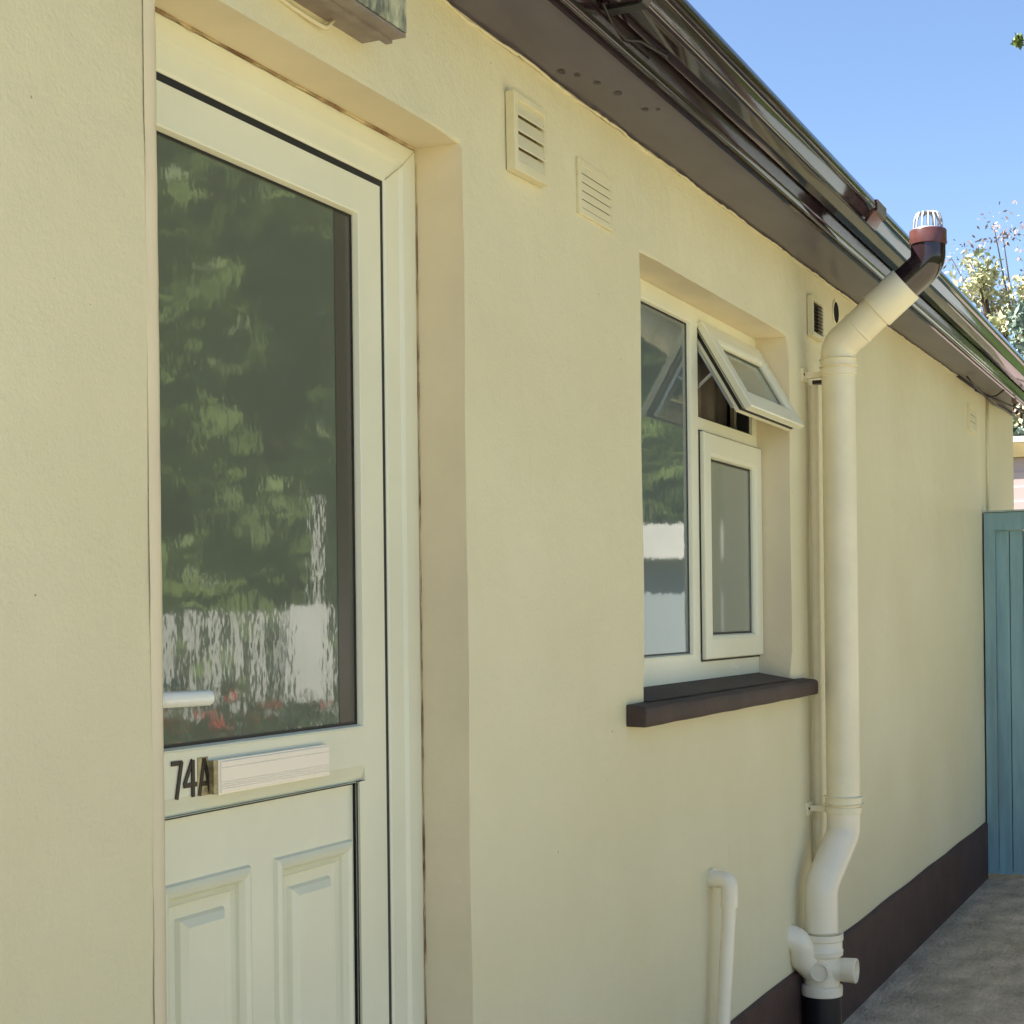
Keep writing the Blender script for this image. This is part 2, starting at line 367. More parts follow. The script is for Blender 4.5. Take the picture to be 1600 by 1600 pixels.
# gutter (part) with bracket sub-parts
gp = [(.206, 2.795), (.206, 2.726), (.209, 2.722), (.268, 2.722), (.276, 2.724), (.282, 2.731), (.296, 2.752), (.302, 2.756), (.309, 2.757), (.3115, 2.761), (.3115, 2.781), (.309, 2.785), (.304, 2.785), (.302, 2.780), (.300, 2.765), (.278, 2.733), (.268, 2.727), (.212, 2.727), (.211, 2.795)]
b = NB(); sweep_y(b, gp, [Y0, 1.0, 2.5, 4.0, 4.9, 6.5, 8.0, 9.6], closed=True, caps=True)
gutter = obj('gutter', b, M['brown_pvc'], house, smooth=True)
def gbracket(y, w_, m, label=None):
    b = NB()
    g2 = [(.204, 2.735), (.204, 2.716), (.270, 2.716), (.281, 2.720), (.302, 2.750), (.315, 2.752), (.3165, 2.787), (.300, 2.789), (.300, 2.784), (.313, 2.783), (.312, 2.757), (.298, 2.756), (.276, 2.724), (.268, 2.7212), (.209, 2.7212), (.209, 2.735)]
    if label: g2 = [(.2785, 2.7205), (.281, 2.720), (.302, 2.750), (.315, 2.752), (.3165, 2.787), (.300, 2.789), (.300, 2.7865), (.313, 2.7855), (.312, 2.7565), (.298, 2.756)]
    sweep_y(b, g2, [y, y+w_], closed=True, caps=True)
    o = obj('gutter_bracket', b, m, gutter, smooth=True)
    if label: o['label'] = label
    return o
gbracket(2.995, .035, M['black'])
gbracket(5.00, .13, M['red_brown'], 'red brown gutter union beside the vent pipe')


# ------------------------------------------------------------------ door (part of the house, sub-parts below it)
FX = -.110
b = NB()
rings_yz(b, 1.70, 2.751, .28, 2.412, [(0, -.17), (0, -.106), (.004, -.102), (.052, -.102), (.060, -.108), (.110, -.108), (.1145, -.111), (.1145, -.150)])
for f in b.faces: pass
# frame head is 0.09 deep, so lift inner top edge
for v in b.verts:
    if v.co.z > 2.2 and v.co.y < 2.74 and v.co.z < 2.40: v.co.z += (.1145-.0865)*min(1, (2.412-v.co.z)/.11)
door = obj('door', b, M['pvc'], house); door['label'] = 'white plastic half glazed door with tall obscure pane'
LY0, LY1, LZ0, LZ1 = 1.82, 2.6225, .34, 2.3115
GY0, GY1, GZ0_, GZ1_ = 1.93, 2.5445, 1.300, 2.2475
PY0, PY1, PZ0, PZ1 = 1.93, 2.524, .47, 1.203
b = NB()
def leafq(y0, y1, z0, z1): quad(b, [(FX, y0, z0), (FX, y1, z0), (FX, y1, z1), (FX, y0, z1)])
leafq(LY0, GY0, LZ0, LZ1); leafq(PY1, LY1, LZ0, PZ1); leafq(GY1, LY1, PZ1, LZ1)
leafq(GY0, GY1, GZ1_, LZ1)
leafq(GY0, GY1, 1.232, GZ0_); leafq(PY0, PY1, LZ0, PZ0)
# bevelled lower edge of the middle rail
quad(b, [(FX, GY0, 1.232), (FX, GY1, 1.232), (FX-.010, GY1, PZ1), (FX-.010, GY0, PZ1)])
quad(b, [(FX-.010, GY0, PZ1), (FX-.010, GY1, PZ1), (FX-.016, GY1, PZ1), (FX-.016, GY0, PZ1)])
quad(b, [(FX, GY1, 1.232), (FX, GY1, PZ1), (FX-.010, GY1, PZ1)])
# leaf edges
for (ya, za, yb, zb) in ((LY0, LZ0, LY1, LZ0), (LY1, LZ0, LY1, LZ1), (LY1, LZ1, LY0, LZ1), (LY0, LZ1, LY0, LZ0)):
    quad(b, [(FX, ya, za), (FX, yb, zb), (FX-.04, yb, zb), (FX-.04, ya, za)])
# glazing bead
rings_yz(b, GY0, GY1, GZ0_, GZ1_, [(0, FX), (.001, FX+.0012), (.004, FX), (.007, FX-.009), (.007, FX-.016)])
# panel aperture sides
rings_yz(b, PY0, PY1, PZ0, PZ1-.0005, [(0, FX-.0002), (0, FX-.018)])
obj('door_leaf', b, M['pvc'], door)
b = NB()
rings_yz(b, LY0-.006, LY1+.0138, LZ0, LZ1+.0138, [(0, FX-.0025), (.0138, FX-.0025), (.0145, FX-.02)])
rings_yz(b, PY0, PY1, PZ0, PZ1, [(0.0, FX-.009), (.0028, FX-.009), (.003, FX-.016)])
quad(b, [(FX-.004, PY1-.0058, PZ0), (FX-.004, PY1-.0002, PZ0), (FX-.004, PY1-.0002, PZ1), (FX-.004, PY1-.0058, PZ1)])
rings_yz(b, GY0, GY1, GZ0_, GZ1_, [(.0065, FX-.0115), (.0115, FX-.0115)])
obj('gasket', b, M['gasket'], door)
b = NB(); quad(b, [(FX-.014, GY0, GZ0_), (FX-.014, GY1, GZ0_), (FX-.014, GY1, GZ1_), (FX-.014, GY0, GZ1_)])
obj('pane', b, M['glass_door'], door, recalc=False)
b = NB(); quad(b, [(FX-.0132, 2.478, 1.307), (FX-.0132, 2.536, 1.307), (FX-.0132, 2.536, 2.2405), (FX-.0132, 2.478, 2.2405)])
obj('jamb_reflection', b, M['border'], door)  # dark strip painted in place of the jamb's dim reflection in the pane
# moulded lower panel
b = NB(); px_ = FX-.012
b2y = [(1.945, 2.186), (2.258, 2.508)]
edges = [1.935, 1.945, 2.186, 2.258, 2.508, 2.519]
for a, c in ((1.935, 1.945), (2.186, 2.258), (2.508, 2.519)): quad(b, [(px_, a, .475), (px_, c, .475), (px_, c, 1.198), (px_, a, 1.198)])
for a, c in b2y:
    quad(b, [(px_, a, 1.100), (px_, c, 1.100), (px_, c, 1.198), (px_, a, 1.198)])
    quad(b, [(px_, a, .475), (px_, c, .475), (px_, c, .52), (px_, a, .52)])
    rings_yz(b, a, c, .52, 1.100, [(0, px_), (.003, px_+.007), (.011, px_+.010), (.020, px_+.007), (.026, px_-.002), (.028, px_-.008), (.034, px_-.004), (.038, px_-.010), (.058, px_-.012), (.062, px_-.004), (.074, px_+.004)], cap=True)
obj('moulded_panel', b, M['pvc'], door)
# lever handle
b = NB()
tube(b, fillet([(FX, 1.885, 1.385), (FX+.045, 1.885, 1.385), (FX+.045, 1.994, 1.383), (FX+.045, 2.001, 1.383)], .02, 8), [.012]*(3+8*2+1), 16)
for v in b.verts:
    if v.co.y > 1.90: v.co.z = 1.384+(v.co.z-1.384)*1.0
box(b, FX, FX+.010, 1.868, 1.902, 1.28, 1.47)
obj('handle', b, M['handle'], door, smooth=True, bevel=0)
# letter plate with fine horizontal ribs
b = NB()
box(b, FX+.0005, FX+.013, 2.070, 2.399, 1.227, 1.281)
rib = [(FX+.016, 1.229)]
b2 = NB()
zz = 1.2305; k = 0
fx = FX+.0125
prof = [(FX+.012, 1.2295), (fx+.003, 1.2305)]
for q_ in range(4):
    z_ = 1.235+q_*.0035; prof += [(fx+.003, z_), (fx+.0018, z_+.0008), (fx+.003, z_+.0016)]
prof += [(fx+.003, 1.268), (fx+.0018, 1.269), (fx+.003, 1.270), (fx+.003, 1.278), (FX+.012, 1.2795)]
sweep_y(b, prof, [2.075, 2.394], caps=True)
obj('letter_plate', b, M['alu'], door)
b = NB(); box(b, FX+.0008, FX+.0115, 2.060, 2.0695, 1.229, 1.281); box(b, FX+.0004, FX+.0012, 2.033, 2.0595, 1.228, 1.288)
obj('gold_sticker', b, M['gold'], door)
# number 74A cut from black vinyl
def stroke(b, p, q, wd, x0, x1):
    p, q = Vector((0, *p)), Vector((0, *q)); d = (q-p).normalized(); n_ = Vector((0, -d.z, d.y))*wd/2
    base = [p-n_, q-n_, q+n_, p+n_]
    lo = [b.verts.new((x0, v.y, v.z)) for v in base]; hi = [b.verts.new((x1, v.y, v.z)) for v in base]
    b.faces.new(hi); b.faces.new(lo[::-1])
    for k in range(4): b.faces.new((lo[k], lo[(k+1) % 4], hi[(k+1) % 4], hi[k]))
nums = {'7': (1.966, [((.000, .055), (.027, .055)), ((.0255, .057), (.012, .000))]),
        '4': (1.998, [((.021, .057), (.000, .020)), ((-.002, .019), (.031, .019)), ((.0215, .057), (.0215, .000))]),
        'A': (2.036, [((.000, .000), (.013, .057)), ((.013, .057), (.029, .000)), ((.005, .018), (.025, .018))])}
for ch, (yo, st) in nums.items():
    b = NB()
    for i, (p, q) in enumerate(st):
        stroke(b, (yo+p[0], 1.229+p[1]), (yo+q[0], 1.229+q[1]), .0074, FX+.0014, FX+.0024+i*.0003)
    o = obj('number', b, M['ink'], door); o['label'] = 'black vinyl %s on the middle rail' % ('letter A' if ch == 'A' else 'figure '+ch)
b = NB(); tube(b, [(-.1078, 2.639, 2.328), (-.1018, 2.692, 2.3655), (-.1018, 2.7465, 2.4085)], .0007, 5); obj('mitre_joint', b, M['reveal_seal'], door)
# ragged dirty sealant at frame edge
b = NB(); pts = []; z = .4
while z < 2.405:
    pts.append((-.1005, 2.7515+rnd.uniform(-.0008, .0008), z)); z += rnd.uniform(.015, .05)
tube(b, pts, [.0014+rnd.uniform(-.0008, .0012) for _ in pts], 6)
pts = []; y = 1.75
while y < 2.752:
    pts.append((-.1, y, 2.412+rnd.uniform(-.002, .001))); y += .03
tube(b, pts, [.003+rnd.uniform(-.001, .0015) for _ in pts], 6)
obj('sealant', b, M['reveal_seal'], door)
# doorstep
b = NB(); box(b, .0165, .42, 1.6, 2.88, .0, .25)
box(b, -.19, .0, 1.806, 2.750, .2, .275)
obj('doorstep', b, M['concrete'], house, bevel=.006)

# ------------------------------------------------------------------ window (part of the house)
WX = -.11
b = NB()
FYa, FYb, FZa, FZb = 3.70, 5.102, 1.309, 2.401
def fbox(y0, y1, z0, z1): box(b, WX-.06, WX, y0, y1, z0, z1)
fbox(FYa, 3.79, FZa, FZb); fbox(5.052, FYb, FZa+.075, 2.352)
fbox(3.79, FYb, FZa, FZa+.075); fbox(3.79, FYb, 2.352, FZb)
fbox(4.434, 4.497, FZa+.075, 2.352); fbox(4.497, 5.052, 2.045, 2.082)
# glazing beads of the fixed light
rings_yz(b, 3.788, 4.436, FZa+.073, 2.354, [(0, WX+.0005), (.004, WX-.001), (.007, WX-.009), (.007, WX-.02)])
window = obj('window', b, M['pvc'], house)
window['label'] = 'white plastic window with its small top light pushed open'
b = NB(); rings_yz(b, 3.788, 4.436, FZa+.073, 2.354, [(.0065, WX-.0105), (.0115, WX-.0105)])
rings_yz(b, 4.497, 5.106, 1.362, 2.044, [(-.001, WX+.002), (.01, WX+.002)])
rings_yz(b, 4.497, 5.052, 2.083, 2.352, [(.000, WX-.010), (.006, WX-.012), (.006, WX-.05)])
obj('gasket', b, M['gasket'], window)
b = NB(); quad(b, [(WX-.0125, 3.79, 1.38), (WX-.0125, 4.435, 1.38), (WX-.0125, 4.435, 2.36), (WX-.0125, 3.79, 2.36)])
obj('pane', b, M['glass_left'], window, recalc=False)
# lower casement, closed, standing proud of the frame
b = NB(); sx = WX+.017
rings_yz(b, 4.503, 5.098, 1.368, 2.040, [(0, WX+.003), (0, sx-.003), (.003, sx), (.058, sx), (.068, sx-.004), (.072, sx-.012), (.072, sx-.03)])
obj('sash', b, M['pvc'], window)['label'] = 'closed lower casement of the window'
b = NB(); rings_yz(b, 4.503, 5.098, 1.368, 2.040, [(.0715, sx-.019), (.078, sx-.019)])
obj('gasket', b, M['gasket'], window)
b = NB(); quad(b, [(sx-.022, 4.57, 1.435), (sx-.022, 5.03, 1.435), (sx-.022, 5.03, 1.975), (sx-.022, 4.57, 1.975)])
obj('pane', b, M['glass_sash'], window, recalc=False)
# inside handle seen through the casement glass
b = NB(); box(b, sx-.075, sx-.055, 4.60, 4.622, 1.66, 1.80); box(b, sx-.058, sx-.045, 4.603, 4.619, 1.62, 1.72)
obj('handle', b, M['handle'], window, bevel=.003)
b = NB(); tube(b, [(WX, 4.84, 1.335), (WX+.006, 4.84, 1.335)], [.008, .006], 12)
obj('drain_cap', b, M['handle'], window, smooth=True)
# top light, hinged along its head, swung outwards
hinge = Vector((-.097, 0, 2.366)); foot = Vector((.052, 0, 2.106))
du = (foot-hinge).normalized(); L = (foot-hinge).length; dn = Vector((-du.z, 0, du.x))
if dn.x < 0: dn = -dn
def topsash(b, prof, ya=4.502, yb=5.096, cap=False):
    R = []
    for i, d in prof:
        R.append([b.verts.new(hinge+du*(i if e in (2, 3) else L-i)+dn*d+Vector((0, (ya+i) if e in (0, 3) else (yb-i), 0))) for e in range(4)])
    for a, c in zip(R, R[1:]):
        for k in range(4): b.faces.new((a[k], a[(k+1) % 4], c[(k+1) % 4], c[k]))
    if cap: b.faces.new(R[-1])
b = NB(); topsash(b, [(.014, -.052), (.014, -.026), (.0, -.022), (0, -.004), (.003, 0), (.054, 0), (.063, -.004), (.067, -.010), (.067, -.04), (.050, -.044), (.050, -.052), (.014, -.052)])
obj('sash', b, M['pvc'], window)['label'] = 'open top light of the window, pushed outwards'
b = NB(); topsash(b, [(.0665, -.017), (.072, -.017)])
topsash(b, [(.0125, -.030), (.0125, -.040)]); topsash(b, [(.002, -.0232), (.013, -.0262)])
obj('gasket', b, M['gasket'], window)
b = NB(); topsash(b, [(.062, -.020)], cap=True)
for f in b.faces:
    f.normal_update()
    if f.normal.x < 0: f.normal_flip()
obj('pane', b, M['glass_sash'], window, recalc=False)
# friction stay along the near edge, and peg stay at the foot
b = NB()
a0 = hinge+du*.05-dn*.055+Vector((0, 4.512, 0)); a1 = hinge+du*.27-dn*.050+Vector((0, 4.512, 0))
c_ = (a0+a1)/2; obox(b, c_, du, dn, (0, 1, 0), (a1-a0).length/2, .0035, .009)
p0 = Vector((WX-.02, 4.512, 2.16)); p1 = a0+(a1-a0)*.45; d_ = (p1-p0).normalized()
obox(b, (p0+p1)/2, d_, d_.cross(Vector((0, 1, 0))), (0, 1, 0), (p1-p0).length/2, .003, .006)
obj('stay', b, M['metal'], window)
# curtain in folds behind the open light, blinds and a lightening sheet behind the other panes
b = NB(); pr = []
for i in range(90):
    y = 4.44+i*.0085; pr.append((y, -.24+.020*math.sin(i*.42)+.010*math.sin(i*.95+1)))
for (ya, xa), (yb, xb) in zip(pr, pr[1:]): quad(b, [(xa, ya, 2.02), (xb, yb, 2.02), (xb*1.0, yb, 2.40), (xa, ya, 2.40)])
bmesh.ops.remove_doubles(b, verts=b.verts, dist=.0001)
obj('curtain', b, M['curtain'], window, smooth='all')
b = NB(); quad(b, [(-.205, 4.44, 1.30), (-.205, 5.15, 1.30), (-.205, 5.15, 2.02), (-.205, 4.44, 2.02)])
obj('blind', b, M['net'], window)
b = NB(); quad(b, [(-.215, 3.70, 1.80), (-.215, 4.435, 1.80), (-.215, 4.435, 2.40), (-.215, 3.70, 2.40)])  # sheet added behind the left pane to make it look lighter
obj('blind', b, M['green_backing'], window)['label'] = 'grey green sheet added to lighten the upper left pane'
b = NB(); quad(b, [(-.21, 3.70, 1.30), (-.21, 4.435, 1.30), (-.21, 4.435, 1.80), (-.21, 3.70, 1.80)])
obj('blind', b, M['net_blue'], window)['label'] = 'blue grey lower blind'
# sill
b = NB()
sp = [(-.112, 1.308), (.0, 1.2885), (.040, 1.281), (.048, 1.277), (.051, 1.268), (.050, 1.238), (.046, 1.232), (.0, 1.234), (-.112, 1.234)]
R = []
for y, w0 in ((3.597, 0), (3.604, 1), (5.238, 1), (5.245, 0)):
    R.append([b.verts.new((x if w0 else min(x, .045), y+(.0), z)) for x, z in sp])
# outside the opening the sill only exists in front of the wall: build as two pieces
b.free(); b = NB()
front = [(-.01, 1.2878), (.040, 1.281), (.048, 1.277), (.051, 1.268), (.050, 1.238), (.046, 1.232), (-.01, 1.234)]
def shr(pf, s_): return [(x if x < .02 else .02+(x-.02)*s_, 1.259+(z-1.259)*s_) for x, z in pf]
ysl = [3.596, 3.600]+[3.62+i*.1 for i in range(17)]+[5.241, 5.246]
Rn = [[b.verts.new((x+.0008*math.sin(yq*31), yq, z+.0008*math.sin(yq*19+x*90))) for x, z in (shr(front, .88) if iq in (0, len(ysl)-1) else front)] for iq, yq in enumerate(ysl)]
for a, c in zip(Rn, Rn[1:]):
    for k in range(len(front)): b.faces.new((a[k], a[(k+1) % len(front)], c[(k+1) % len(front)], c[k]))
b.faces.new(Rn[0]); b.faces.new(Rn[-1][::-1])
quad(b, [(-.112, WY0+.004, 1.3085), (-.112, WY1-.004, 1.3085), (.012, WY1-.004, 1.2872), (.012, WY0+.004, 1.2872)])
obj('sill', b, M['sill'], window, smooth=True)

# ------------------------------------------------------------------ air vents
def vent(y0, y1, z0, z1, proud, slots, label, tilt=0, dark=False, m='wall', gap=.05):
    v = thing('air_vent', (0, (y0+y1)/2, z0), label, 'air vent', 'air vents high on the wall')
    rim = .014
    b = NB(); rings_yz(b, y0, y1, z0, z1, [(0, 0.001), (0, proud-.002), (.002, proud), (rim, proud), (rim+.002, proud-.004), (rim+.002, .0015)])
    obj('frame', b, M[m], v)
    b = NB(); quad(b, [(.002, y0+rim, z0+rim), (.002, y1-rim, z0+rim), (.002, y1-rim, z1-rim), (.002, y0+rim, z1-rim)])
    obj('opening', b, M['dark'] if dark else M['vent_gap'], v)
    h_ = (z1-z0-2*rim)/slots
    for k in range(slots):
        b = NB(); za = z0+rim+k*h_
        g = .25 if dark else gap
        pr = [(proud-.001, za+h_*g*.5), (proud-.0005, za+h_*(g*.5+.08)), (.004+proud*.45, za+h_*(.98 if not dark else .55)), (.002+proud*.3, za+h_*(.98 if not dark else .5))]
        R2 = [[b.verts.new((x, yq, zq)) for x, zq in pr] for yq in (y0+rim+.001, y1-rim-.001)]
        for q_ in range(4): b.faces.new((R2[0][q_], R2[0][(q_+1) % 4], R2[1][(q_+1) % 4], R2[1][q_]))
        b.faces.new(R2[0]); b.faces.new(R2[1][::-1])
        obj('louvre', b, M[m] if not dark else M['sill'], v)
    if tilt: v.rotation_euler.x = tilt
    return v
vent(2.951, 3.118, 2.412, 2.572, .022, 4, 'cream painted louvred vent standing well proud of the wall, nearest the door', R_(1.2))
vent(3.318, 3.526, 2.405, 2.530, .009, 5, 'flat cream louvred vent between the door and window, nearly flush with the wall', gap=.20)
vent(5.345, 5.505, 2.444, 2.580, .020, 9, 'vent with dark open slots just left of the fat soil pipe', dark=True)
vent(8.625, 8.865, 2.455, 2.590, .014, 3, 'small cream vent far along the wall above the blue gate')
# round hole with pale rim right of the slotted vent
b = NB(); R1 = []
for rr, x in ((.046, .001), (.045, .004), (.038, .004), (.037, -.03)):
    R1.append([b.verts.new((x, 5.746+rr*math.cos(a*math.pi/16), 2.588+rr*math.sin(a*math.pi/16))) for a in range(32)])
for a, c in zip(R1, R1[1:]):
    for k in range(32): b.faces.new((a[k], a[(k+1) % 32], c[(k+1) % 32], c[k]))
hl = thing('wall_outlet', (0, 5.746, 2.55), 'round dark outlet hole with a pale rim just under the soffit behind the soil pipe', 'outlet')
obj('rim', b, M['wall'], hl, smooth=True)
b = NB(); tube(b, [(.001, 5.746, 2.588), (.0045, 5.746, 2.588)], .0375, 32); obj('opening', b, M['dark'], hl)

# ------------------------------------------------------------------ wall light over the door
wl = thing('wall_light', (0, 2.22, 2.482), 'grey brown bulkhead light with a ribbed plastic diffuser above the door', 'wall light')
b = NB(); box(b, .001, .042, 2.05, 2.372, 2.482, 2.625); obj('back_plate', b, M['bulb_base'], wl, bevel=.006, smooth=True)
b = NB(); box(b, .043, .056, 2.04, 2.380, 2.476, 2.632); obj('rim', b, M['bulb_base'], wl, bevel=.004, smooth=True)
b = NB()
ny = 44
for k in range(ny):
    ya = 2.046+k*(.328/ny); yb = ya+.328/ny; ym = (ya+yb)/2
    quad(b, [(.084, ya, 2.486), (.089, ym, 2.486), (.089, ym, 2.622), (.084, ya, 2.622)])
    quad(b, [(.089, ym, 2.486), (.084, yb, 2.486), (.084, yb, 2.622), (.089, ym, 2.622)])
for (p, q) in (((2.046, 2.486), (2.374, 2.486)), ((2.374, 2.486), (2.374, 2.622)), ((2.374, 2.622), (2.046, 2.622)), ((2.046, 2.622), (2.046, 2.486))):
    quad(b, [(.0565, *p), (.0565, *q), (.084, *q), (.084, *p)])
obj('diffuser', b, M['diffuser'], wl)
b = NB(); box(b, .0565, .0845, 2.044, 2.376, 2.480, 2.4855); obj('diffuser_base', b, M['bulb_base'], wl, bevel=.001)
b = NB()
tube(b, fillet([(.012, 2.262, 2.484), (.012, 2.238, 2.462), (.010, 2.20, 2.4625), (.004, 2.15, 2.468), (.004, 2.02, 2.475), (.004, 1.86, 2.47)], .03, 6), .004, 8)
tag(obj('cable', b, M['wall'], smooth='all'), 'thin painted-over cable looping under the wall light above the door', 'cable')

# ------------------------------------------------------------------ soil vent pipe
PX, PY = .120, 5.281
sv = thing('soil_pipe', (PX, PY, GZ), 'fat cream soil pipe with swan necks, rising past the gutter to a brown cowled top', 'pipe')
b = NB(); tube(b, [(PX, PY, .86), (PX, PY, 2.335)], .055, 40, caps=False)
obj('pipe', b, M['cream_pipe'], sv, smooth=True)
def collar(path, r, m, name='collar', lip=.006):
    b = NB(); a, c = Vector(path[0]), Vector(path[-1]); d = (c-a)
    pts = [a, a+d*.02, a+d*.12, a+d*.14, a+d*.86, a+d*.88, a+d*.98, c]
    tube(b, pts, [r-.006, r+lip*.6, r+lip, r, r, r+lip, r+lip*.6, r-.006], 40)
    return obj(name, b, m, sv, smooth=True)
top = [(PX, PY, 2.325), (PX, PY, 2.385), (.418, PY, 2.632), (.418, PY, 2.76)]
tp = fillet(top, .085, 12)
# cream bend up to the coupling
A = Vector((PX, PY, 2.385)); B = Vector((.418, PY, 2.632)); dAB = (B-A).normalized()
b = NB(); tube(b, fillet([(PX, PY, 2.325), tuple(A), tuple(A+dAB*.19)], .09, 12), .0575, 40)
obj('bend', b, M['cream_pipe'], sv, smooth=True)
for off in (.083,):
    b = NB(); tube(b, [A+dAB*off, A+dAB*(off+.004), A+dAB*(off+.010)], [.0575, .060, .0575], 40, caps=False); obj('collar', b, M['cream_pipe'], sv, smooth=True)
b = NB(); tube(b, [A+dAB*.165, A+dAB*.167, A+dAB*.290, A+dAB*.293, A+dAB*.293, A+dAB*.27], [.0575, .0635, .0625, .061, .0565, .0560], 40); obj('coupling', b, M['cream_pipe'], sv, smooth=True)
b = NB(); tube(b, fillet([tuple(A+dAB*.272), tuple(B), (.418, PY, 2.722)], .07, 12), [.0550]*14+[.0550], 40)
obj('bend', b, M['brown_pvc'], sv, smooth=True)['label'] = 'glossy dark brown bend below the cowl'
b = NB(); tube(b, [(.418, PY, 2.690), (.418, PY, 2.692), (.418, PY, 2.735), (.418, PY, 2.738), (.418, PY, 2.738), (.418, PY, 2.72)], [.0552, .0590, .0590, .0575, .050, .050], 40)
obj('socket', b, M['red_brown'], sv, smooth=True)
b = NB(); n = 14
for k in range(n):
    a = 2*math.pi*k/n; c_, s_ = math.cos(a), math.sin(a)
    tube(b, [(.418+.047*c_, PY+.047*s_, 2.728), (.418+.044*c_, PY+.044*s_, 2.770), (.418+.036*c_, PY+.036*s_, 2.792), (.418+.014*c_, PY+.014*s_, 2.797)], .0032, 6)
tube(b, [(.418, PY, 2.795), (.418, PY, 2.800)], .016, 16)
tube(b, [(.418+.0475*math.cos(a*.2618), PY+.0475*math.sin(a*.2618), 2.740) for a in range(25)], .003, 6)
obj('cowl', b, M['cowl'], sv, smooth=True)
# collars and wall brackets
collar([(PX, PY, 2.316), (PX, PY, 2.345)], .0585, M['cream_pipe'])
collar([(PX, PY, .865), (PX, PY, .893)], .060, M['cream_pipe'])
def bracket(z):
    b = NB(); tube(b, [(PX, PY, z), (PX, PY, z+.001), (PX, PY, z+.021), (PX, PY, z+.022)], [.056, .0595, .0595, .056], 40)
    obox(b, (.045, PY+.014, z+.011), (1, 0, 0), (0, 1, 0), (0, 0, 1), .038, .010, .0095)
    box(b, .0005, .008, PY-.028, PY+.030, z-.010, z+.032)
    o = obj('bracket', b, M['cream_pipe'], sv, smooth=True, bevel=0)
    b = NB(); tube(b, [(.008, PY-.016, z+.012), (.011, PY-.016, z+.012)], [.005, .003], 8); obj('screw', b, M['cable'], o)
bracket(2.288); bracket(.836)
b = NB(); box(b, .02, .06, PY+.045, PY+.075, 2.274, 2.2865); obj('clip', b, M['black'], sv)
# lower swan neck
QX, QY = .078, 5.135
b = NB(); tube(b, fillet([(PX, PY, .875), (PX, PY, .770), (QX, QY, .610), (QX, QY, .44)], .075, 14), .0548, 40)
obj('swan_neck', b, M['white_pipe'], sv, smooth=True)
b = NB()
tube(b, [(QX, QY, .466), (QX, QY, .468), (QX, QY, .462), (QX, QY, .442), (QX, QY, .438), (QX, QY, .412), (QX, QY, .408), (QX, QY, .392), (QX, QY, .386), (QX, QY, .290), (QX, QY, .280)],
     [.057, .068, .0705, .0705, .067, .067, .070, .068, .0585, .0565, .056], 40)
bt = obj('branch', b, M['white_pipe'], sv, smooth=True)
b = NB(); tube(b, [(QX, QY, .296), (QX, QY, .292), (QX, QY, .280), (QX, QY, .262), (QX, QY, .258)], [.058, .066, .067, .066, .058], 40)
obj('collar', b, M['white_pipe'], sv, smooth=True)
# open outward socket
b = NB(); sz = .347
tube(b, [(QX+.03, QY, sz), (QX+.068, QY, sz), (QX+.070, QY, sz), (QX+.112, QY, sz)], [.040, .037, .0385, .040], 32, caps=False)
R1 = [[b.verts.new((QX+x_, QY+r_*math.cos(k*math.pi/16), sz+r_*math.sin(k*math.pi/16))) for k in range(32)] for x_, r_ in ((.112, .040), (.114, .0385), (.114, .033), (.092, .032))]
for a, c in zip(R1, R1[1:]):
    for k in range(32): b.faces.new((a[k], a[(k+1) % 32], c[(k+1) % 32], c[k]))
b.faces.new(R1[-1])
obj('socket', b, M['white_pipe'], sv, smooth=True)
# blanked boss facing the door side
b = NB(); tube(b, [(QX+.006, QY-.03, sz), (QX+.010, QY-.060, sz), (QX+.0115, QY-.070, sz)], [.035, .032, .031], 32)
tube(b, [(QX+.0115+.0275*math.cos(a*math.pi/16), QY-.0705, sz+.0275*math.sin(a*math.pi/16)) for a in range(33)], .0032, 8)
obj('boss', b, M['white_pipe'], sv, smooth=True)
# side arm rising back into the wall
b = NB(); tube(b, fillet([(QX-.01, QY+.0, .325), (.030, QY-.055, .385), (.026, QY-.075, .445), (-.03, QY-.085, .46)], .04, 8), .043, 28)
obj('side_arm', b, M['white_pipe'], sv, smooth=True)
# black stack going into the ground
b = NB(); tube(b, [(QX, QY, .262), (QX, QY, GZ-.03)], .062, 32); obj('ground_socket', b, M['black'], sv, smooth=True)

# slim pipe behind the soil pipe
b = NB(); tube(b, [(.022, 5.335, .62), (.022, 5.335, 2.27)], .0165, 20)
slim = tag(obj('slim_pipe', b, M['cream_pipe'], smooth=True), 'slim cream pipe running flat against the wall behind the fat soil pipe', 'pipe')

# waste pipe with elbow low on the wall
wp = thing('waste_pipe', (.05, 4.2, GZ), 'thin cream waste pipe with an elbow coming out low below the window', 'pipe')
b = NB(); tube(b, fillet([(-.02, 4.232, .772), (.058, 4.215, .772), (.058, 4.213, .70)], .022, 10), .0235, 24)
obj('elbow', b, M['white_pipe'], wp, smooth=True)
b = NB(); tube(b, [(.058, 4.212, .745), (.058, 4.211, .70), (.045, 4.165, .30), (.038, 4.14, GZ)], .0195, 24); obj('pipe', b, M['white_pipe'], wp, smooth=True)
b = NB(); tube(b, [(.058, 4.2125, .712), (.058, 4.2125, .704)], .0245, 24); obj('collar', b, M['white_pipe'], wp, smooth=True)
b = NB(); tube(b, [(.003, 4.231, .772), (.012, 4.229, .772)], .027, 24); obj('collar', b, M['white_pipe'], wp, smooth=True)

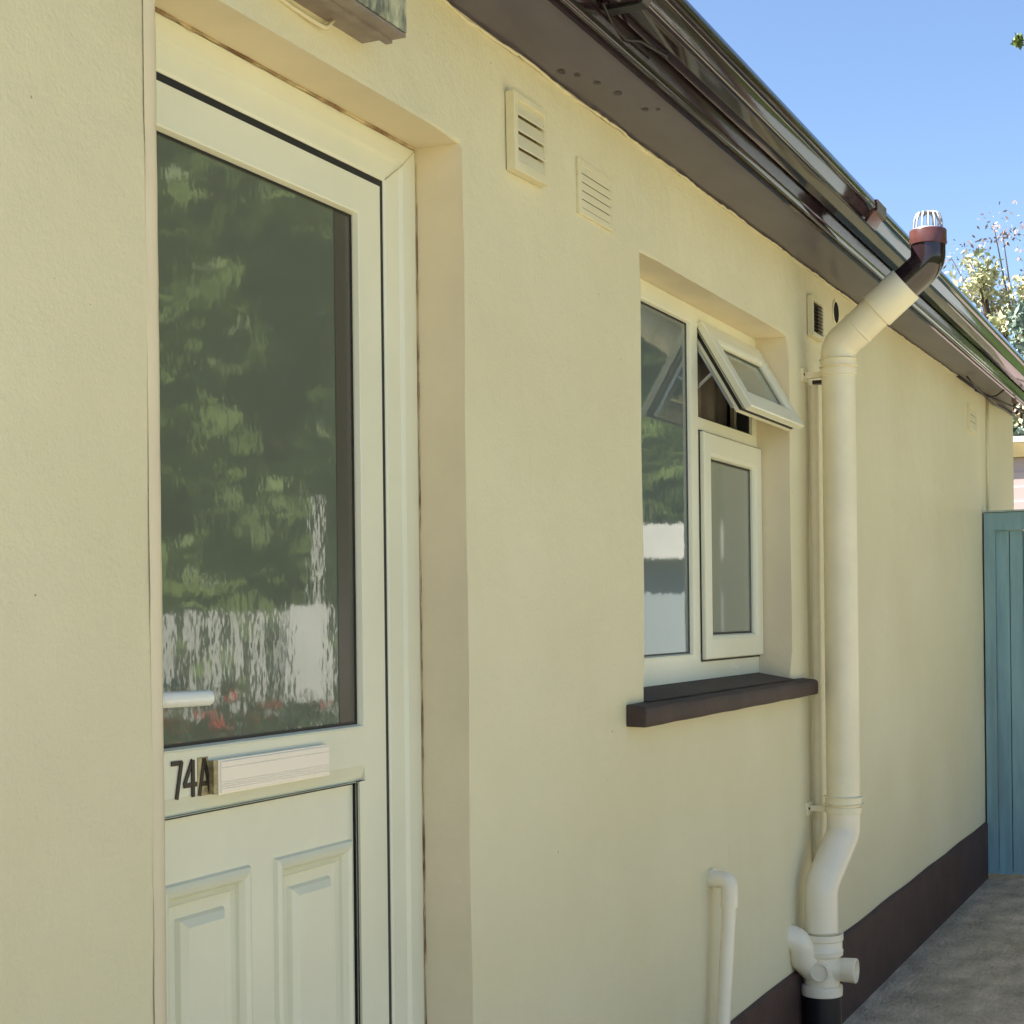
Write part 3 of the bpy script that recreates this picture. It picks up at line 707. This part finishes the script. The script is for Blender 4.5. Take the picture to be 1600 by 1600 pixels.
# cables near the far end, on fascia and under soffit
def cable(pts, r, label, m='cable'):
    b = NB(); tube(b, fillet(pts, .05, 8), r, 8)
    return tag(obj('cable', b, M[m], smooth='all'), label, 'cable', None)
cable([(.006, 8.3, soff_z(8.3)-.006), (.006, 9.2, soff_z(9.2)-.008), (.03, 9.35, 2.672), (.012, 9.9, soff_z(9.9)-.010), (.008, 10.3, soff_z(10.3)-.01)], .006, 'black cable tucked along the far end of the wall right under the soffit')
cable([(.01, 8.85, 2.690), (.05, 8.95, 2.672), (.10, 9.05, 2.652), (.16, 9.3, 2.635), (.26, 9.8, 2.600), (.4, 10.6, 2.55)], .006, 'black cable sagging out from the far soffit past the end of the gutter')
cable([(.07, 8.2, 2.672), (.06, 8.5, 2.664), (.075, 8.75, 2.640), (.12, 8.80, 2.640), (.17, 8.75, 2.668)], .005, 'short black cable looped beneath the soffit near its far end')
cable([(.215, 2.95, 2.712), (.20, 3.04, 2.700), (.205, 3.10, 2.690), (.215, 3.16, 2.705), (.225, 3.3, 2.714)], .0035, 'little loop of black wire hanging by the gutter bracket nearest the door')
b = NB(); tube(b, [(.006, 9.255, 2.05), (.006, 9.26, 2.40), (.006, 9.27, soff_z(9.27))], .010, 10)
tag(obj('conduit', b, M['wall'], smooth='all'), 'thin painted conduit running up the far wall from the top of the blue gate', 'conduit')

# ------------------------------------------------------------------ gate
GY = 9.08
gt = thing('gate', (.6, GY, GZ), 'blue grey boarded side gate closing the path at the end of the wall', 'gate')
b = NB()
box(b, .010, .066, GY, GY+.05, .058, 2.042); box(b, 1.16, 1.22, GY, GY+.05, .058, 2.042); box(b, .066, 1.16, GY, GY+.05, 1.945, 2.042)
obj('gate_frame', b, M['gate'], gt, bevel=.003)
x = .068; k = 0
for k in range(15):
    b = NB(); box(b, x+.002, x+.0695, GY+.034, GY+.050, .052+.006*((k*7) % 3), 1.944); obj('board', b, M['gate'], gt, bevel=.005); x += .0728
b = NB(); box(b, .0665, 1.1595, GY+.0505, GY+.0512, .07, 1.94); obj('backing', b, M['gate'], gt)
for z0 in (.2, 1.0): b = NB(); box(b, .066, 1.16, GY+.0515, GY+.07, z0, z0+.1); obj('rail', b, M['gate'], gt)
b = NB(); box(b, .0, 1.23, GY-.01, GY+.07, 2.043, 2.056)
for v in b.verts: v.co.z += rnd.uniform(-.003, .003)
obj('capping', b, M['gatecap'], gt)
b = NB(); box(b, .001, .0095, GY+.012, GY+.03, .06, 2.04); obj('gap_shade', b, M['black'], gt)  # black strip added so the gap beside the wall stays shadow dark

# ------------------------------------------------------------------ vegetation
def leaves(b, centers, n, size, R, mi=0, droop=.3, flat=1.0):
    for _ in range(n):
        c, r = R.choice(centers)
        d = Vector((R.gauss(0, 1), R.gauss(0, 1), R.gauss(0, 1)*flat)); d.normalize()
        p = Vector(c)+d*r*(R.random()**.45)
        u = Vector((R.gauss(0, 1), R.gauss(0, 1), R.gauss(0, 1)-droop)).normalized(); v = u.orthogonal().normalized()
        v = (Matrix.Rotation(R.uniform(0, 6.28), 3, u) @ v)
        s = size*R.uniform(.6, 1.4)
        f = b.faces.new([b.verts.new(p-u*s), b.verts.new(p+v*s*.42), b.verts.new(p+u*s), b.verts.new(p-v*s*.42)]); f.material_index = mi
def tree(name, loc, h, rad, label, cat, group, m, seed, nl=7000, size=.09, clumps=40, trunk_r=.16, base=.35, tall=1.0, cr_=.42):
    R = random.Random(seed); t = thing(name, loc, label, cat, group); L0 = Vector(loc)
    b = NB(); cl = []
    tube(b, [L0+Vector((0, 0, -.05)), L0+Vector((R.uniform(-.1, .1), R.uniform(-.1, .1), h*.35)), L0+Vector((R.uniform(-.2, .2), R.uniform(-.2, .2), h*.88))], [trunk_r, trunk_r*.7, trunk_r*.12], 10)
    for i in range(clumps):
        zf = base+(1-base)*R.random()**.8
        prof_ = math.sin(math.pi*min(1, max(0.05, (zf-base)/(1-base)*.85+.12)))**.6
        a = R.uniform(0, 6.283); rr = rad*prof_*R.uniform(.35, 1)
        c = L0+Vector((math.cos(a)*rr, math.sin(a)*rr, h*zf*tall)); cl.append((c, rad*cr_*R.uniform(.45, 1.1)))
        st = L0+Vector((0, 0, h*max(.2, zf-.25)))
        tube(b, [st, st.lerp(c, .55)+Vector((0, 0, -.1)), c], [trunk_r*.3, trunk_r*.16, trunk_r*.05], 5)
    obj('trunk', b, M['bark'], t, smooth=True)
    b = NB(); leaves(b, cl, nl, size, R); obj('crown', b, m, t, recalc=False)
    return t
G1 = 'leafy trees beyond the gate'
def at(u, v_, d):     # image direction to a real place at distance d (used only to read off sites)
    A_, B_ = u-800, v_-964; a = A_*cr-B_*sr; bb = A_*sr+B_*cr
    return CAM+(Fv+Rv*(a/2500)-Uv*(bb/2500))*d
c = at(1578, 900, 17.5); tree('leafy_tree', (c.x, c.y, 0), 5.35, 1.2, 'pale yellow green tree with loose drooping leaves beyond the gate, behind the brown cowl', 'tree', None, M['leaf_pale'], 3, nl=6000, size=.045, clumps=44, base=.42, cr_=.28)
c = at(1600, 900, 23); tree('leafy_tree', (c.x, c.y, 0), 7.0, 2.2, 'thin pinkish seed-laden tree rising faintly against the sky at the right edge', 'tree', None, M['leaf_pink'], 11, nl=2600, size=.034, clumps=70, base=.45, cr_=.20, trunk_r=.10)
c = at(1640, 900, 16); tree('leafy_tree', (c.x, c.y, 0), 4.5, .9, 'blue green tree lowest at the right edge, just above the gutter end', 'tree', None, M['leaf_blue'], 5, nl=5200, size=.05, clumps=34, base=.35, cr_=.33)
# tree whose twig tip enters at top right
t = tree('overhanging_tree', (3.1, 10.7, 0), 7.0, 1.25, 'tree whose single leafy twig tip pokes in at the top right corner', 'tree', None, M['leaf_mid'], 21, nl=4000, size=.06, clumps=30, base=.55)
tipw = at(1591, 64, 10.0); st = Vector((3.1, 10.7, 4.6))
b = NB(); tube(b, [st, st.lerp(tipw, .5)+Vector((0, 0, .12)), tipw], [.03, .014, .003], 6)
leaves(b, [(tipw, .03)]*2+[(st.lerp(tipw, .5)+Vector((0, 0, .1)), .2), (st.lerp(tipw, .3), .25)], 70, .032, random.Random(4)); obj('twig', b, M['leaf_mid'], t, recalc=False)
# bush behind the gate
c = at(1592, 900, 15.5)
t = thing('bush', (c.x, c.y, 0), 'dark green bush showing in the gap above the pink boards', 'bush')
b = NB(); leaves(b, [((c.x+rnd.uniform(-.4, .4), c.y+rnd.uniform(-.3, .3), rnd.uniform(.4, 3.25)), .35) for _ in range(24)], 4200, .05, random.Random(8)); obj('foliage', b, M['leaf_dark'], t, recalc=False)
b = NB(); tube(b, [(c.x, c.y, -.05), (c.x, c.y, 2.2)], [.06, .02], 8); obj('stem', b, M['bark'], t)

# pink boarded shed beyond the gate, and neighbouring gable
P0 = at(1560, 900, 13.2)
sh = thing('shed', (P0.x+.8, P0.y, 0), 'pale pink boarded shed with a white top edge and an olive beam behind the gate', 'shed')
b = NB(); z = 0; k = 0
while z < 2.72:
    quad(b, [(P0.x-.9, P0.y+.012, z), (P0.x+1.3, P0.y+.012, z), (P0.x+1.3, P0.y, z+.118), (P0.x-.9, P0.y, z+.118)])
    quad(b, [(P0.x-.9, P0.y, z+.118), (P0.x+1.3, P0.y, z+.118), (P0.x+1.3, P0.y+.012, z+.12), (P0.x-.9, P0.y+.012, z+.12)]); z += .12
quad(b, [(P0.x-.9, P0.y+.02, 0), (P0.x-.9, P0.y+1.6, 0), (P0.x-.9, P0.y+1.6, 2.72), (P0.x-.9, P0.y+.02, 2.72)])
quad(b, [(P0.x+1.3, P0.y+.02, 0), (P0.x+1.3, P0.y+1.6, 0), (P0.x+1.3, P0.y+1.6, 2.72), (P0.x+1.3, P0.y+.02, 2.72)])
obj('wall', b, M['pink'], sh)
b = NB(); box(b, P0.x-1.0, P0.x+1.4, P0.y-.06, P0.y-.002, 2.76, 2.88); obj('beam', b, M['timber'], sh, bevel=.005)
b = NB(); box(b, P0.x-1.0, P0.x+1.4, P0.y-.05, P0.y+1.65, 2.885, 2.93); obj('roof_edge', b, M['whitewood'], sh, bevel=.004)
Q0 = at(1560, 700, 20)
nb = thing('neighbouring_house', (Q0.x+2, Q0.y, 0), 'pale pink neighbouring house wall high above the bush under the gutter end', 'house')
b = NB(); box(b, Q0.x-1.0, Q0.x+1.4, Q0.y, Q0.y+3, 0, 4.45); obj('wall', b, M['pink'], nb)
b = NB(); box(b, Q0.x-1.0, Q0.x+1.4, Q0.y-.10, Q0.y-.003, 3.88, 3.97); obj('string_course', b, M['tile'], nb)
b = NB(); box(b, Q0.x-1.1, Q0.x+1.5, Q0.y-.15, Q0.y+3.1, 4.455, 4.52); obj('roof', b, M['slate'], nb)

# ------------------------------------------------------------------ garden across the path (what the glass reflects)
ang = math.atan2(.4233, -.906); ux = Vector((-.906, .4233, 0)); nx = Vector((.4233, .906, 0))
def fpt(a, d):      # place at sideways a, depth d along the mirrored line of sight
    return Vector((.4233*d-.906*a-1.64, .906*d+.4233*a, 0))
fn = thing('picket_fence', fpt(-2.2, 12), 'white picket fence across the garden', 'fence')
for k in range(30):
    p = fpt(-4.6+k*.168, 12); 
    b = NB(); obox(b, p+Vector((0, 0, .92)), ux, (0, 0, 1), nx, .036, .64, .012)
    obj('picket', b, M['whitewood'], fn)
p = fpt(-2.1, 12)+nx*.03
for z in (.35, .80): b = NB(); obox(b, p+Vector((0, 0, z)), ux, (0, 0, 1), nx, 2.5, .025, .015); obj('rail', b, M['whitewood'], fn)
b = NB(); p = fpt(-1.52, 11.9); obox(b, p+Vector((0, 0, 1.25)), ux, (0, 0, 1), nx, .15, .36, .03); tube(b, [p+Vector((0, 0, 0))+ux*.06, p+Vector((0, 0, 2.42))+ux*.06], .028, 12)
sg = obj('signpost', b, M['whitewood']); tag(sg, 'white post with a broad white board beside the picket fence', 'post')
# low flowering border in front of the fence
b = NB(); cc = [(fpt(-4.4+i*.28, 11.2)+Vector((0, 0, .60+.10*math.sin(i*2.2))), .42) for i in range(18)]
t = thing('flower_border', fpt(-2.2, 11.2), 'low dark green border dotted with red flowers in front of the picket fence', 'shrubs')
leaves(b, cc, 6000, .05, random.Random(5)); obj('foliage', b, M['leaf_dark'], t, recalc=False)
b = NB(); leaves(b, [(c_+Vector((0, 0, -.05)), .45) for c_, r_ in cc[:14]], 700, .07, random.Random(6)); obj('flowers', b, M['flower'], t, recalc=False)['kind'] = 'stuff'
kinds = [('dark', M['leaf_dark']), ('mid', M['leaf_mid'])]
gsites = [(-6.0, 15, 7.5, 2.3, 0), (-3.6, 17, 8.2, 2.6, 1), (-1.6, 15.5, 6.6, 2.0, 1), (.6, 19, 8.5, 2.6, 1), (2.6, 23, 8.5, 2.8, 1), (-8.5, 14, 7.0, 2.4, 1), (-3.2, 14, 3.6, 1.6, 1), (-1.0, 13.6, 3.0, 1.2, 1), (4.6, 27, 8.0, 2.8, 1), (-5.0, 21, 10.5, 3.4, 0), (-1.2, 22, 10.0, 3.4, 0), (-9.5, 20, 10.0, 3.4, 0)]
names = ['tall dense dark tree in the garden opposite, nearest the door side', 'tall leafy green tree in the garden opposite behind the picket fence', 'medium bright green tree in the garden opposite behind the white post',
         'broad green tree in the garden opposite left of the distant white building', 'big mid green tree in the garden opposite behind the white building', 'mid green tree farthest back towards the street in the garden opposite',
         'low round bright green bush-like tree just behind the picket fence', 'smallest bright green tree just behind the white board', 'green tree at the far end of the garden opposite',
         'very tall dark tree in the back row of the garden opposite, middle one', 'very tall dark tree in the back row opposite, behind the white post', 'very tall dark tree in the back row opposite, towards the street']
for i, (a, d, h, r_, k) in enumerate(gsites):
    p = fpt(a, d); tree('garden_tree', (p.x, p.y, 0), h, r_, names[i], 'tree', 'trees in the garden opposite', kinds[k][1], 40+i, nl=9000, size=.17, clumps=46, base=.12 if h > 4 else .05, cr_=.5)
# building farther down the garden: white band over a blue-grey wall, slate gable behind
p = fpt(1.75, 17)
gb = thing('garage', (p.x, p.y, 0), 'blue grey garage with a deep white fascia at the far end of the garden opposite', 'garage')
b = NB(); obox(b, p+Vector((0, 0, 1.1)), ux, (0, 0, 1), nx, 1.6, 1.0, 1.2); obj('wall', b, M['bluewall'], gb)
b = NB(); obox(b, p+Vector((0, 0, 2.22))-nx*1.0, ux, (0, 0, 1), nx, 1.9, .17, .4); obj('fascia', b, M['whitewood'], gb)
